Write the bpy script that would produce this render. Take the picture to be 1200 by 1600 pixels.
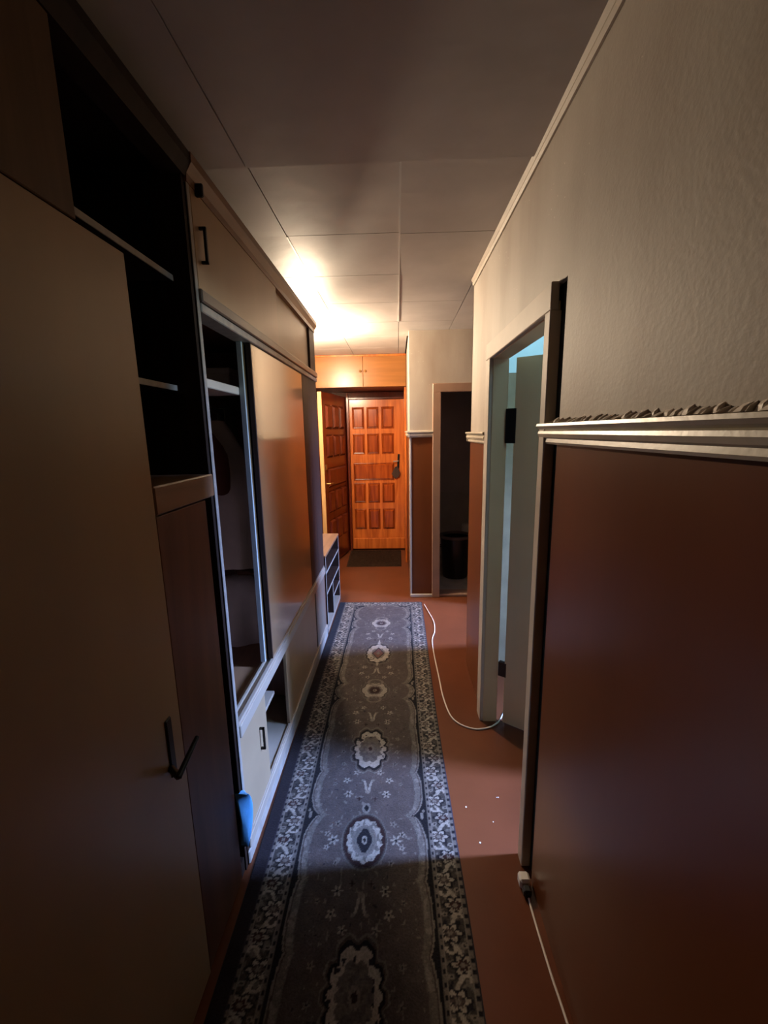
import bpy, bmesh, math, random
import numpy as np
from mathutils import Vector, Matrix

random.seed(7)
scn = bpy.context.scene
for o in list(bpy.data.objects):
    bpy.data.objects.remove(o)
COL = scn.collection

# ------------------------------------------------------------------ camera
F_PX, PITCH, YAW, ROLL = 656.7, 0.18817, 0.03415, -0.01774
CAM_H = 1.6
cam_d = bpy.data.cameras.new('camera')
cam = bpy.data.objects.new('camera', cam_d)
COL.objects.link(cam)
scn.camera = cam
cam_d.sensor_fit = 'VERTICAL'
cam_d.sensor_height = 24.0
cam_d.lens = 24.0 * F_PX / 1600.0
cam_d.clip_start = 0.02
cp, sp, cy, sy = math.cos(PITCH), math.sin(PITCH), math.cos(YAW), math.sin(YAW)
fwd = Vector((-sy * cp, cy * cp, -sp))
rgt = Vector((cy, sy, 0))
upv = rgt.cross(fwd)
c_, s_ = math.cos(ROLL), math.sin(ROLL)
rgt2, up2 = c_ * rgt + s_ * upv, -s_ * rgt + c_ * upv
mw = Matrix((rgt2, up2, -fwd)).transposed().to_4x4()
mw.translation = Vector((0, 0, CAM_H))
cam.matrix_world = mw

# ------------------------------------------------------------------ world, exposure
world = bpy.data.worlds.new('world')
scn.world = world
world.use_nodes = True
bg = world.node_tree.nodes['Background']
bg.inputs[0].default_value = (0.45, 0.62, 0.95, 1)
bg.inputs[1].default_value = 0.6
scn.view_settings.view_transform = 'Standard'
scn.view_settings.look = 'None'
scn.view_settings.gamma = 1.0
scn.view_settings.use_curve_mapping = False
scn.view_settings.exposure = 0.0

# daylight entering by the windows of the two side rooms, and an added fill
def window_light(name, loc, sy_, sz_, power, col, tilt=0.0, spread=150.0):
    l = bpy.data.lights.new(name, 'AREA')
    l.shape = 'RECTANGLE'
    l.size, l.size_y = sz_, sy_
    l.energy = power
    l.color = col
    l.spread = math.radians(spread)
    o = bpy.data.objects.new(name, l)
    COL.objects.link(o)
    o.location = loc
    o.rotation_euler = (0, math.radians(90 - tilt), 0)      # shines towards -X, tilted down from the high sky, upward if tilt is negative
    return o
DAY = (0.31, 0.47, 1.0)
window_light('sky_bedroom_window', (2.44, 1.51, 1.95), 0.17, 0.78, 96, DAY, 40, 75)
window_light('sky_kitchen_window', (2.74, 3.12, 1.95), 0.26, 0.78, 104, DAY, 36, 75)
window_light('bedroom_upward_fill', (2.43, 1.51, 1.95), 0.24, 0.78, 60, (0.60, 0.85, 1.0), -40, 110)  # added fill lamp aimed upward to brighten the bedroom ceiling and upper wall
window_light('daylight_kitchen_window', (2.73, 3.12, 1.95), 0.26, 0.78, 16, DAY)
BULB_POS = (-0.75, 3.70, 2.30)
BULB_STRENGTH = 4600.0
BULB_COL = (1.0, 0.78, 0.54)

# ------------------------------------------------------------------ materials
MATS = {}
def new_mat(name):
    m = bpy.data.materials.new(name)
    m.use_nodes = True
    nt = m.node_tree
    return m, nt, nt.nodes['Principled BSDF']

def mat(name, col, rough=0.5, metal=0.0, var=0.15, scale=6.0, stretch=(1, 1, 1), bump=0.0, bscale=60.0,
        spec=0.5, col2=None, coat=0.0, detail=4.0):
    """plain surface: two tones mixed by stretched noise, optional bump"""
    m, nt, b = new_mat(name)
    N, L = nt.nodes, nt.links
    tc = N.new('ShaderNodeTexCoord')
    mp = N.new('ShaderNodeMapping')
    mp.inputs['Scale'].default_value = stretch
    L.new(tc.outputs['Object'], mp.inputs[0])
    nz = N.new('ShaderNodeTexNoise')
    nz.inputs['Scale'].default_value = scale
    nz.inputs['Detail'].default_value = detail
    L.new(mp.outputs[0], nz.inputs[0])
    rp = N.new('ShaderNodeValToRGB')
    a = col2 if col2 else tuple(c * (1 - var) for c in col)
    c2 = tuple(min(1, c * (1 + var)) for c in col) if not col2 else col
    rp.color_ramp.elements[0].position = 0.32
    rp.color_ramp.elements[1].position = 0.68
    rp.color_ramp.elements[0].color = (*a, 1)
    rp.color_ramp.elements[1].color = (*c2, 1)
    L.new(nz.outputs[0], rp.inputs[0])
    L.new(rp.outputs[0], b.inputs['Base Color'])
    b.inputs['Roughness'].default_value = rough
    b.inputs['Metallic'].default_value = metal
    b.inputs['Specular IOR Level'].default_value = spec
    b.inputs['Coat Weight'].default_value = coat
    b.inputs['Coat Roughness'].default_value = 0.10
    b.inputs['Coat IOR'].default_value = 1.9
    if bump:
        n2 = N.new('ShaderNodeTexNoise')
        n2.inputs['Scale'].default_value = bscale
        n2.inputs['Detail'].default_value = 3
        L.new(mp.outputs[0], n2.inputs[0])
        bp = N.new('ShaderNodeBump')
        bp.inputs['Strength'].default_value = bump
        bp.inputs['Distance'].default_value = 0.004
        L.new(n2.outputs[0], bp.inputs['Height'])
        L.new(bp.outputs[0], b.inputs['Normal'])
    MATS[name] = m
    return m

def wood(name, c1, c2, rough=0.4, axis='Z', scale=18.0, spec=0.5, coat=0.0):
    m, nt, b = new_mat(name)
    N, L = nt.nodes, nt.links
    tc = N.new('ShaderNodeTexCoord')
    mp = N.new('ShaderNodeMapping')
    s = {'X': (0.08, 1, 1), 'Y': (1, 0.08, 1), 'Z': (1, 1, 0.08)}[axis]
    mp.inputs['Scale'].default_value = s
    L.new(tc.outputs['Object'], mp.inputs[0])
    nz = N.new('ShaderNodeTexNoise')
    nz.inputs['Scale'].default_value = scale
    nz.inputs['Detail'].default_value = 6
    nz.inputs['Distortion'].default_value = 0.8
    L.new(mp.outputs[0], nz.inputs[0])
    rp = N.new('ShaderNodeValToRGB')
    rp.color_ramp.elements[0].position = 0.35
    rp.color_ramp.elements[1].position = 0.65
    rp.color_ramp.elements[0].color = (*c1, 1)
    rp.color_ramp.elements[1].color = (*c2, 1)
    L.new(nz.outputs[0], rp.inputs[0])
    L.new(rp.outputs[0], b.inputs['Base Color'])
    b.inputs['Roughness'].default_value = rough
    b.inputs['Specular IOR Level'].default_value = spec
    b.inputs['Coat Weight'].default_value = coat
    b.inputs['Coat Roughness'].default_value = 0.15
    MATS[name] = m
    return m

mat('floor_paint', (0.118, 0.034, 0.013), rough=0.36, var=0.18, scale=2.5, bump=0.15, bscale=9, spec=0.28)
mat('ceiling_board', (0.47, 0.435, 0.41), rough=0.55, var=0.10, scale=3.5, bump=0.25, bscale=14)
mat('ceiling_back', (0.10, 0.09, 0.08), rough=0.9)
mat('old_paint', (0.022, 0.034, 0.028), rough=0.8, var=0.5, scale=20, bump=0.5)
mat('brown_panel', (0.135, 0.040, 0.012), rough=0.30, var=0.12, scale=3, stretch=(1, 1, 0.3), bump=0.03, bscale=30, spec=0.3)
mat('cream_paint', (0.50, 0.425, 0.345), rough=0.58, spec=0.35, var=0.08, scale=5, bump=0.1, bscale=25)
mat('rail_paint', (0.50, 0.44, 0.34), rough=0.35, var=0.12, scale=12, bump=0.1)
mat('pale_paint', (0.40, 0.45, 0.45), rough=0.7, var=0.06)
mat('grey_wallpaper', (0.26, 0.22, 0.14), rough=0.8, var=0.15, scale=9)
mat('brown_wallpaper', (0.075, 0.05, 0.032), rough=0.8, var=0.2, scale=9)
mat('casing_tan', (0.30, 0.18, 0.12), rough=0.45, var=0.1)
mat('bedroom_ceiling', (0.62, 0.84, 0.88), rough=0.8, var=0.03)
mat('leaf_paint', (0.64, 0.48, 0.29), rough=0.45, var=0.06, scale=3)
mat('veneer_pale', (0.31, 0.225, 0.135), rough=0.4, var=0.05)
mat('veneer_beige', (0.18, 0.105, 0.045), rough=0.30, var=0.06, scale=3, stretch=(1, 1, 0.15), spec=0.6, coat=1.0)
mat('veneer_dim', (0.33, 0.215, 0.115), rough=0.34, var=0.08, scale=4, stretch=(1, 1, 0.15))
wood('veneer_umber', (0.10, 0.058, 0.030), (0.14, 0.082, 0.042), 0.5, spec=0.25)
wood('veneer_red', (0.085, 0.030, 0.016), (0.13, 0.050, 0.026), 0.4)
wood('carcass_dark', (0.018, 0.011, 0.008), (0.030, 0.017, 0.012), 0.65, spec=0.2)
wood('board_brown', (0.16, 0.085, 0.045), (0.23, 0.125, 0.065), 0.4, 'Y')
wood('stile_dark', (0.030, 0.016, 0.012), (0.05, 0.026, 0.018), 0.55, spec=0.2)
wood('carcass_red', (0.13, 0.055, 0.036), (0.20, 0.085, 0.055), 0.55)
mat('edge_light', (0.32, 0.29, 0.25), rough=0.45, var=0.15, scale=30)
mat('rail_grey', (0.33, 0.28, 0.22), rough=0.3, var=0.12, scale=8, stretch=(1, 0.2, 1))
mat('rail_dark', (0.16, 0.125, 0.095), rough=0.35, var=0.15, scale=10, stretch=(1, 0.2, 1))
mat('white_board', (0.62, 0.61, 0.58), rough=0.4, var=0.06)
mat('black_metal', (0.012, 0.011, 0.010), rough=0.35, metal=0.6, var=0.3)
mat('steel', (0.45, 0.45, 0.45), rough=0.3, metal=0.9, var=0.1)
mat('brass', (0.42, 0.24, 0.08), rough=0.35, metal=0.8, var=0.1)
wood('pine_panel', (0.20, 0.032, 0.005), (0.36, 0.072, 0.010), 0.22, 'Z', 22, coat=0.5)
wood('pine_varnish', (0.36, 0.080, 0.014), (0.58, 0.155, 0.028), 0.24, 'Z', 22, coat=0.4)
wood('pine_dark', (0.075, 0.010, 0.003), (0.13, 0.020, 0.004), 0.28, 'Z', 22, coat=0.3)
wood('pine_edge', (0.62, 0.36, 0.14), (0.75, 0.46, 0.2), 0.4, 'Z', 16)
wood('cupboard_ply', (0.21, 0.080, 0.018), (0.27, 0.105, 0.026), 0.30, 'X', 14, spec=0.25)
mat('doormat', (0.022, 0.011, 0.006), rough=0.95, var=0.5, scale=60, bump=1.0, bscale=180, spec=0.1)
mat('cable_white', (0.68, 0.60, 0.52), rough=0.4, var=0.05)
mat('plastic_white', (0.75, 0.72, 0.66), rough=0.35, var=0.05)
mat('plastic_black', (0.012, 0.012, 0.012), rough=0.4)
mat('blue_cloth', (0.12, 0.45, 0.85), rough=0.7, var=0.2, scale=14, bump=0.5, bscale=40)
mat('coat_beige', (0.62, 0.56, 0.46), rough=0.9, var=0.1, scale=8, bump=0.3, bscale=50)
mat('coat_red', (0.085, 0.022, 0.016), rough=0.9, var=0.2, scale=9, bump=0.3)
mat('cloth_white', (0.70, 0.68, 0.62), rough=0.9, var=0.08, scale=9, bump=0.4, bscale=25)
mat('cloth_brown', (0.12, 0.045, 0.022), rough=0.8, var=0.2, scale=9, bump=0.4)
mat('cloth_green', (0.40, 0.47, 0.38), rough=0.9, var=0.1, scale=14, bump=0.4)
mat('bathroom_paint', (0.50, 0.45, 0.42), rough=0.5, var=0.12, scale=3)
mat('bathroom_floor', (0.42, 0.40, 0.36), rough=0.5, var=0.2, scale=8)
mat('bin_black', (0.010, 0.009, 0.009), rough=0.30, var=0.3)
mat('bin_rim', (0.13, 0.09, 0.07), rough=0.35, var=0.2)

# whitewashed wall with faint vertical stains and pale flecks of distemper
def wall_white():
    m, nt, b = new_mat('whitewash')
    N, L = nt.nodes, nt.links
    tc = N.new('ShaderNodeTexCoord')
    mp = N.new('ShaderNodeMapping')
    mp.inputs['Scale'].default_value = (1, 1, 0.35)
    L.new(tc.outputs['Object'], mp.inputs[0])
    n1 = N.new('ShaderNodeTexNoise')
    n1.inputs['Scale'].default_value = 4.0
    n1.inputs['Detail'].default_value = 4
    L.new(mp.outputs[0], n1.inputs[0])
    rp = N.new('ShaderNodeValToRGB')
    rp.color_ramp.elements[0].position = 0.30
    rp.color_ramp.elements[1].position = 0.62
    rp.color_ramp.elements[0].color = (0.34, 0.275, 0.22, 1)
    rp.color_ramp.elements[1].color = (0.44, 0.385, 0.325, 1)
    L.new(n1.outputs[0], rp.inputs[0])
    vo = N.new('ShaderNodeTexVoronoi')
    vo.inputs['Scale'].default_value = 42
    L.new(tc.outputs['Object'], vo.inputs['Vector'])
    r2 = N.new('ShaderNodeValToRGB')
    r2.color_ramp.elements[0].position = 0.05
    r2.color_ramp.elements[1].position = 0.09
    r2.color_ramp.elements[0].color = (1, 1, 1, 1)
    r2.color_ramp.elements[1].color = (0, 0, 0, 1)
    L.new(vo.outputs['Distance'], r2.inputs[0])
    n3 = N.new('ShaderNodeTexNoise')
    n3.inputs['Scale'].default_value = 7
    L.new(tc.outputs['Object'], n3.inputs[0])
    gt = N.new('ShaderNodeMath')
    gt.operation = 'GREATER_THAN'
    gt.inputs[1].default_value = 0.60
    L.new(n3.outputs[0], gt.inputs[0])
    mu = N.new('ShaderNodeMath')
    mu.operation = 'MULTIPLY'
    L.new(r2.outputs[0], mu.inputs[0])
    L.new(gt.outputs[0], mu.inputs[1])
    mx = N.new('ShaderNodeMixRGB')
    mx.inputs[2].default_value = (0.8, 0.74, 0.64, 1)
    L.new(mu.outputs[0], mx.inputs[0])
    L.new(rp.outputs[0], mx.inputs[1])
    L.new(mx.outputs[0], b.inputs['Base Color'])
    b.inputs['Roughness'].default_value = 0.62
    bp = N.new('ShaderNodeBump')
    bp.inputs['Strength'].default_value = 0.2
    bp.inputs['Distance'].default_value = 0.003
    n4 = N.new('ShaderNodeTexNoise')
    n4.inputs['Scale'].default_value = 90
    L.new(tc.outputs['Object'], n4.inputs[0])
    L.new(n4.outputs[0], bp.inputs['Height'])
    L.new(bp.outputs[0], b.inputs['Normal'])
    MATS['whitewash'] = m
wall_white()

def emit_mat():
    m, nt, b = new_mat('bulb_glow')
    b.inputs['Base Color'].default_value = (1, 0.9, 0.7, 1)
    b.inputs['Emission Color'].default_value = (*BULB_COL, 1)
    b.inputs['Emission Strength'].default_value = BULB_STRENGTH
    # slight frosting variation, procedural
    MATS['bulb_glow'] = m
emit_mat()

def rug_mat():
    m, nt, b = new_mat('rug_pile')
    N, L = nt.nodes, nt.links
    at = N.new('ShaderNodeAttribute')
    at.attribute_name = 'weave'
    tc = N.new('ShaderNodeTexCoord')
    nz = N.new('ShaderNodeTexNoise')
    nz.inputs['Scale'].default_value = 160
    nz.inputs['Detail'].default_value = 2
    L.new(tc.outputs['Object'], nz.inputs[0])
    mr = N.new('ShaderNodeMapRange')
    mr.inputs['To Min'].default_value = 0.55
    mr.inputs['To Max'].default_value = 1.45
    L.new(nz.outputs[0], mr.inputs[0])
    mx = N.new('ShaderNodeVectorMath')
    mx.operation = 'SCALE'
    L.new(at.outputs['Color'], mx.inputs[0])
    L.new(mr.outputs[0], mx.inputs['Scale'])
    L.new(mx.outputs[0], b.inputs['Base Color'])
    b.inputs['Roughness'].default_value = 0.95
    b.inputs['Specular IOR Level'].default_value = 0.08
    b.inputs['Sheen Weight'].default_value = 0.08
    bp = N.new('ShaderNodeBump')
    bp.inputs['Strength'].default_value = 0.6
    bp.inputs['Distance'].default_value = 0.003
    L.new(nz.outputs[0], bp.inputs['Height'])
    L.new(bp.outputs[0], b.inputs['Normal'])
    MATS['rug_pile'] = m
rug_mat()

# ------------------------------------------------------------------ mesh helpers
class MB:
    def __init__(s):
        s.v, s.f, s.sm = [], [], False
    def add(s, vs, fs):
        n = len(s.v)
        s.v += [tuple(p) for p in vs]
        s.f += [tuple(i + n for i in f) for f in fs]
        return s
    def box(s, x0, x1, y0, y1, z0, z1, b=0.0):
        """box with chamfered edges when b > 0"""
        if x0 > x1: x0, x1 = x1, x0
        if y0 > y1: y0, y1 = y1, y0
        if z0 > z1: z0, z1 = z1, z0
        if b <= 0:
            vs = [(x, y, z) for x in (x0, x1) for y in (y0, y1) for z in (z0, z1)]
            return s.add(vs, [(0, 1, 3, 2), (4, 6, 7, 5), (0, 4, 5, 1), (2, 3, 7, 6), (0, 2, 6, 4), (1, 5, 7, 3)])
        b = min(b, (x1 - x0) * .45, (y1 - y0) * .45, (z1 - z0) * .45)
        bm = bmesh.new()
        bmesh.ops.create_cube(bm, size=1)
        for v in bm.verts:
            v.co = Vector(((x0 + x1) / 2 + v.co.x * (x1 - x0), (y0 + y1) / 2 + v.co.y * (y1 - y0), (z0 + z1) / 2 + v.co.z * (z1 - z0)))
        bmesh.ops.bevel(bm, geom=list(bm.edges), offset=b, segments=1, affect='EDGES')
        bm.verts.index_update()
        s.add([v.co[:] for v in bm.verts], [[v.index for v in f.verts] for f in bm.faces])
        bm.free()
        return s
    def tube(s, pts, r, n=8, cap=True):
        pts = [Vector(p) for p in pts]
        rs = r if isinstance(r, (list, tuple)) else [r] * len(pts)
        rings = []
        up = Vector((0, 0, 1))
        for i, p in enumerate(pts):
            t = (pts[min(i + 1, len(pts) - 1)] - pts[max(i - 1, 0)]).normalized()
            a = t.cross(up)
            if a.length < 1e-3: a = t.cross(Vector((1, 0, 0)))
            a.normalize()
            b = a.cross(t)
            rings.append([p + (a * math.cos(k * 2 * math.pi / n) + b * math.sin(k * 2 * math.pi / n)) * rs[i] for k in range(n)])
        fs = []
        for i in range(len(pts) - 1):
            for k in range(n):
                fs.append((i * n + k, i * n + (k + 1) % n, (i + 1) * n + (k + 1) % n, (i + 1) * n + k))
        if cap:
            fs.append(tuple(range(n - 1, -1, -1)))
            fs.append(tuple((len(pts) - 1) * n + k for k in range(n)))
        s.add([q for r_ in rings for q in r_], fs)
        s.sm = True
        return s
    def lathe(s, cx, cy_, prof, n=28):
        vs, fs = [], []
        for (r, z) in prof:
            for k in range(n):
                a = 2 * math.pi * k / n
                vs.append((cx + r * math.cos(a), cy_ + r * math.sin(a), z))
        for i in range(len(prof) - 1):
            for k in range(n):
                fs.append((i * n + k, i * n + (k + 1) % n, (i + 1) * n + (k + 1) % n, (i + 1) * n + k))
        if prof[0][0] > 1e-4: fs.append(tuple(range(n - 1, -1, -1)))
        if prof[-1][0] > 1e-4: fs.append(tuple((len(prof) - 1) * n + k for k in range(n)))
        s.add(vs, fs)
        s.sm = True
        return s
    def prism(s, poly, axis, a0, a1):
        """extrude 2-D polygon along axis; poly in the other two axes in xyz order"""
        def P(q, t):
            return {'X': (t, q[0], q[1]), 'Y': (q[0], t, q[1]), 'Z': (q[0], q[1], t)}[axis]
        n = len(poly)
        vs = [P(q, a0) for q in poly] + [P(q, a1) for q in poly]
        fs = [(i, (i + 1) % n, (i + 1) % n + n, i + n) for i in range(n)] + [tuple(range(n - 1, -1, -1)), tuple(range(n, 2 * n))]
        return s.add(vs, fs)

OFF = {}
def spline(pts, m=8):
    pts = [Vector(p) for p in pts]
    P = [pts[0] * 2 - pts[1]] + pts + [pts[-1] * 2 - pts[-2]]
    out = []
    for i in range(1, len(P) - 2):
        for k in range(m):
            t = k / m
            out.append(0.5 * ((2 * P[i]) + (P[i + 1] - P[i - 1]) * t + (2 * P[i - 1] - 5 * P[i] + 4 * P[i + 1] - P[i + 2]) * t * t + (3 * P[i] - P[i - 1] - 3 * P[i + 1] + P[i + 2]) * t ** 3))
    out.append(pts[-1])
    return out

def build(name, mb, m, parent=None, local=False, smooth=None):
    """link an MB as one mesh object; geometry is given in world coords unless local"""
    off = Vector((0, 0, 0))
    if parent is not None and not local:
        off = OFF.get(parent.name, Vector((0, 0, 0)))
    if parent is None and not local:        # put the origin of a one-mesh thing at its base
        A = np.array(mb.v)
        off = Vector(((A[:, 0].min() + A[:, 0].max()) / 2, (A[:, 1].min() + A[:, 1].max()) / 2, A[:, 2].min()))
    me = bpy.data.meshes.new(name)
    me.from_pydata([(v[0] - off.x, v[1] - off.y, v[2] - off.z) for v in mb.v], [], mb.f)
    bm = bmesh.new()
    bm.from_mesh(me)
    bmesh.ops.recalc_face_normals(bm, faces=bm.faces)
    bm.to_mesh(me)
    bm.free()
    if mb.sm if smooth is None else smooth:
        me.polygons.foreach_set('use_smooth', [True] * len(me.polygons))
        me.set_sharp_from_angle(angle=math.radians(50))
    me.materials.append(MATS[m])
    o = bpy.data.objects.new(name, me)
    COL.objects.link(o)
    if parent is None:
        o.location = off
        OFF[o.name] = off.copy()
    else:
        o.parent = parent
        OFF[o.name] = off.copy()
    return o

def thing(name, label, cat, loc=(0, 0, 0), rz=0.0, group=None, kind=None):
    o = bpy.data.objects.new(name, None)
    o.empty_display_size = 0.05
    COL.objects.link(o)
    o.location = loc
    o.rotation_euler = (0, 0, rz)
    tag(o, label, cat, group, kind)
    OFF[o.name] = Vector(loc)
    return o

def tag(o, label, cat=None, group=None, kind=None):
    if label: o['label'] = label
    if cat: o['category'] = cat
    if group: o['group'] = group
    if kind: o['kind'] = kind
    return o

def box(name, bounds, m, parent=None, b=0.0, local=False):
    return build(name, MB().box(*bounds, b=b), m, parent, local)

def struct(name, mb, m, label, cat='wall'):
    return tag(build(name, mb, m), label, cat, kind='structure')

# ------------------------------------------------------------------ key planes (metres)
WR = 0.463          # right corridor wall face
WF = -0.577         # wardrobe front
WL = -1.06          # left wall face
CZ = 2.47           # ceiling
BACK = -0.70        # wall behind the photographer
CORNER = 2.72       # end of right wall
FACE = 3.92         # wall with bathroom door
ENTRY = 5.62        # wall with entrance door
DY0, DY1, DZ = 1.353, 2.11, 1.935     # bedroom door opening

# ------------------------------------------------------------------ the setting
struct('floor', MB().box(-1.2, 2.9, -0.9, 6.0, -0.12, 0.0), 'floor_paint', 'orange-brown painted floor of the corridor', 'floor')
ceil = struct('ceiling', MB().box(-1.2, 0.62, -0.9, 6.0, CZ + 0.055, CZ + 0.14), 'ceiling_back', 'ceiling clad with square whitewashed boards', 'ceiling')
xs = [WL, -0.485, 0.022, WR - 0.001]
ys = [BACK, 0.35, 1.552, 2.07, 2.575, 3.09, 3.61, 4.13, 4.65, 5.17, ENTRY]
rr = random.Random(3)
for j in range(len(ys) - 1):
    for i in range(3):
        x0, x1, y0, y1 = xs[i], xs[i + 1], ys[j], ys[j + 1]
        if y0 < 1.5:
            if i == 2: continue
            if i == 1: x1 = xs[3]
        if i == 2 and y0 > 3.5:
            x1 = 0.10 if y0 > 3.9 else x1
        g = 0.0022
        dz_far, dz_near = 0.0, 0.0
        if ys[j] < 1.5: dz_far = -0.012            # these boards hang a little at their far edge
        if j == 2 and i == 2: dz_near, dz_far = -0.007, -0.005
        if j == 3 and i == 2: dz_near, dz_far = -0.005, -0.002
        if j == 3 and i == 0: dz_near = 0.008
        n = 5
        vs, fs = [], []
        amp = rr.uniform(-0.0015, 0.0035)
        for a in range(n + 1):
            for c in range(n + 1):
                u, w = a / n, c / n
                z = CZ + dz_near * (1 - w) + dz_far * w - amp * math.sin(math.pi * u) * math.sin(math.pi * w)
                vs.append((x0 + g + (x1 - x0 - 2 * g) * u, y0 + g + (y1 - y0 - 2 * g) * w, z))
        k = len(vs)
        vs += [(p[0], p[1], CZ + 0.045) for p in vs]
        for a in range(n):
            for c in range(n):
                q = (a * (n + 1) + c, (a + 1) * (n + 1) + c, (a + 1) * (n + 1) + c + 1, a * (n + 1) + c + 1)
                fs.append(q)
        rim = [a * (n + 1) for a in range(n + 1)] + [n * (n + 1) + c for c in range(1, n + 1)] + [a * (n + 1) + n for a in range(n - 1, -1, -1)] + [c for c in range(n - 1, 0, -1)]
        for t in range(len(rim)):
            a, b2 = rim[t], rim[(t + 1) % len(rim)]
            fs.append((a, b2, b2 + k, a + k))
        build('ceiling_panel', MB().add(vs, fs), 'ceiling_board', ceil, smooth=True)

for (sx, sy0, sy1, sz) in ((.022, 1.556, 3.60, CZ - .0040), (-.485, .36, 1.55, CZ - .0015), (-.485, 2.075, 2.80, CZ - .0015)):
    build('seam_strip', MB().box(sx - .0045, sx + .0022, sy0, sy1, sz, CZ + .02), 'white_board', ceil)
# ceilings of side rooms
struct('ceiling_bedroom', MB().box(0.531, 2.4, -0.9, 2.62, 2.47, 2.57), 'bedroom_ceiling', 'pale blue ceiling of the room behind the half-open door', 'ceiling')
struct('ceiling_kitchen', MB().box(0.465, 2.7, 2.72, 3.92, 2.47, 2.57), 'ceiling_board', 'ceiling of the side passage', 'ceiling')
struct('ceiling_bathroom', MB().box(0.14, 1.6, 4.02, 5.6, 2.47, 2.57), 'bathroom_paint', 'dark bathroom ceiling', 'ceiling')

# right wall: dark old paint core, pale upper skin and brown lower boards on it
wr = struct('wall_right', MB().box(WR + 0.014, .531, BACK, DY0 - 0.02, 0, CZ + .06).box(WR + 0.014, .531, DY1 + 0.02, CORNER - 0.012, 0, CZ + .06)
            .box(WR + 0.014, .531, DY0 - 0.02, DY1 + 0.02, DZ + 0.02, CZ + .06), 'old_paint', 'right corridor wall, pale above and brown below the rail')
STRIP = 1.245
build('upper_plaster', MB().box(WR, WR + 0.016, BACK, 0.7345, 1.60, CZ).box(WR + .001, WR + 0.016, 0.736, STRIP, 1.60, CZ)
      .box(WR + .001, WR + 0.016, STRIP, CORNER, 2.005, CZ).box(WR + .001, WR + .016, 2.19, CORNER, 1.55, 2.005)
      .box(WR + .001, .531, CORNER - .014, CORNER, 1.55, CZ), 'whitewash', wr)
build('lower_panel', MB().box(WR, WR + 0.014, BACK, STRIP + .008, 0, 1.57, b=.003), 'brown_panel', wr)
build('lower_panel', MB().box(WR, WR + 0.014, 2.195, CORNER, 0, 1.54, b=.003).box(WR + .002, .531, CORNER - .014, CORNER, 0, 1.54), 'brown_panel', wr)

def rail_profile(z0, sgn=1, base=WR):
    # stepped three-bead moulding, out = towards -X
    q = [(0, 0), (.012, .0), (.016, .006), (.014, .016), (.020, .020), (.024, .030), (.022, .038), (.016, .041), (.024, .046), (.030, .053), (.028, .060), (.0, .062)]
    return [(base - o * sgn, z0 + z) for o, z in q]
tr = struct('trim_1', MB().prism(rail_profile(1.556), 'Y', BACK, 1.352), 'rail_paint', 'cream three-bead wooden rail on the right wall', 'rail')
mb = MB()
r9 = random.Random(11)
y = -0.2
while y < 1.35:                                   # ragged edge of torn wallpaper lying on the rail
    w = r9.uniform(.006, .022)
    h = r9.uniform(.002, .008) + (.002 if y < .9 else 0)
    d = r9.uniform(.008, .022)
    mb.add([(WR - d, y, 1.618), (WR + .002, y, 1.618), (WR + .002, y + w, 1.618), (WR - d * .8, y + w, 1.618),
            (WR - d * .6, y + w * .2, 1.618 + h), (WR + .002, y, 1.621 + h * 1.6), (WR + .002, y + w, 1.621 + h * 1.3), (WR - d * .5, y + w * .9, 1.618 + h * .8)],
           [(3, 2, 1, 0), (4, 5, 6, 7), (0, 1, 5, 4), (2, 3, 7, 6), (0, 4, 7, 3), (1, 2, 6, 5)])
    y += w * r9.uniform(.8, 1.5)
tp = build('torn_wallpaper', mb, 'cable_white', tr)
tp['kind'] = 'stuff'
struct('trim_2', MB().prism(rail_profile(1.530), 'Y', 2.195, CORNER + .02)
       .prism([(CORNER, 1.53), (CORNER + .016, 1.536), (CORNER + .022, 1.56), (CORNER + .016, 1.57), (CORNER + .028, 1.583), (CORNER, 1.592)], 'X', WR - .02, .531),
       'rail_paint', 'short cream rail on the wall end past the half-open door', 'rail')
cr = [(0, 0), (.006, 0), (.012, .010), (.010, .018), (.020, .030), (.0, .034)]
struct('trim_3', MB().prism([(WR - o, CZ - .036 + z) for o, z in cr], 'Y', BACK, CORNER - .03), 'cream_paint', 'thin cream cornice where right wall meets ceiling', 'cornice')

# bedroom door (half open) in the right wall
d1 = thing('door_1', 'half-open grey-green door in the right wall', 'door', (0.52, 1.73, 0), kind='structure')
build('casing', MB().box(WR - .020, WR + .004, DY1, 2.198, 0, DZ + .001, b=.003), 'cream_paint', d1)
build('casing', MB().box(WR - .020, WR + .004, DY0 - .047, 2.198, DZ, 2.012, b=.003), 'cream_paint', d1)
build('casing', MB().box(WR - .020, WR + .013, DY0 - .047, DY0, 0, DZ + .001, b=.003), 'cream_paint', d1)
build('jamb', MB().box(WR - .004, .535, DY1 - .004, DY1 + .03, 0, DZ, b=.002), 'leaf_paint', d1)
build('jamb', MB().box(WR - .004, .535, DY0 - .03, DY0 + .004, 0, DZ, b=.002), 'leaf_paint', d1)
build('jamb', MB().box(WR - .004, .535, DY0 - .03, DY1 + .03, DZ - .004, DZ + .03, b=.002), 'leaf_paint', d1)
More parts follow.
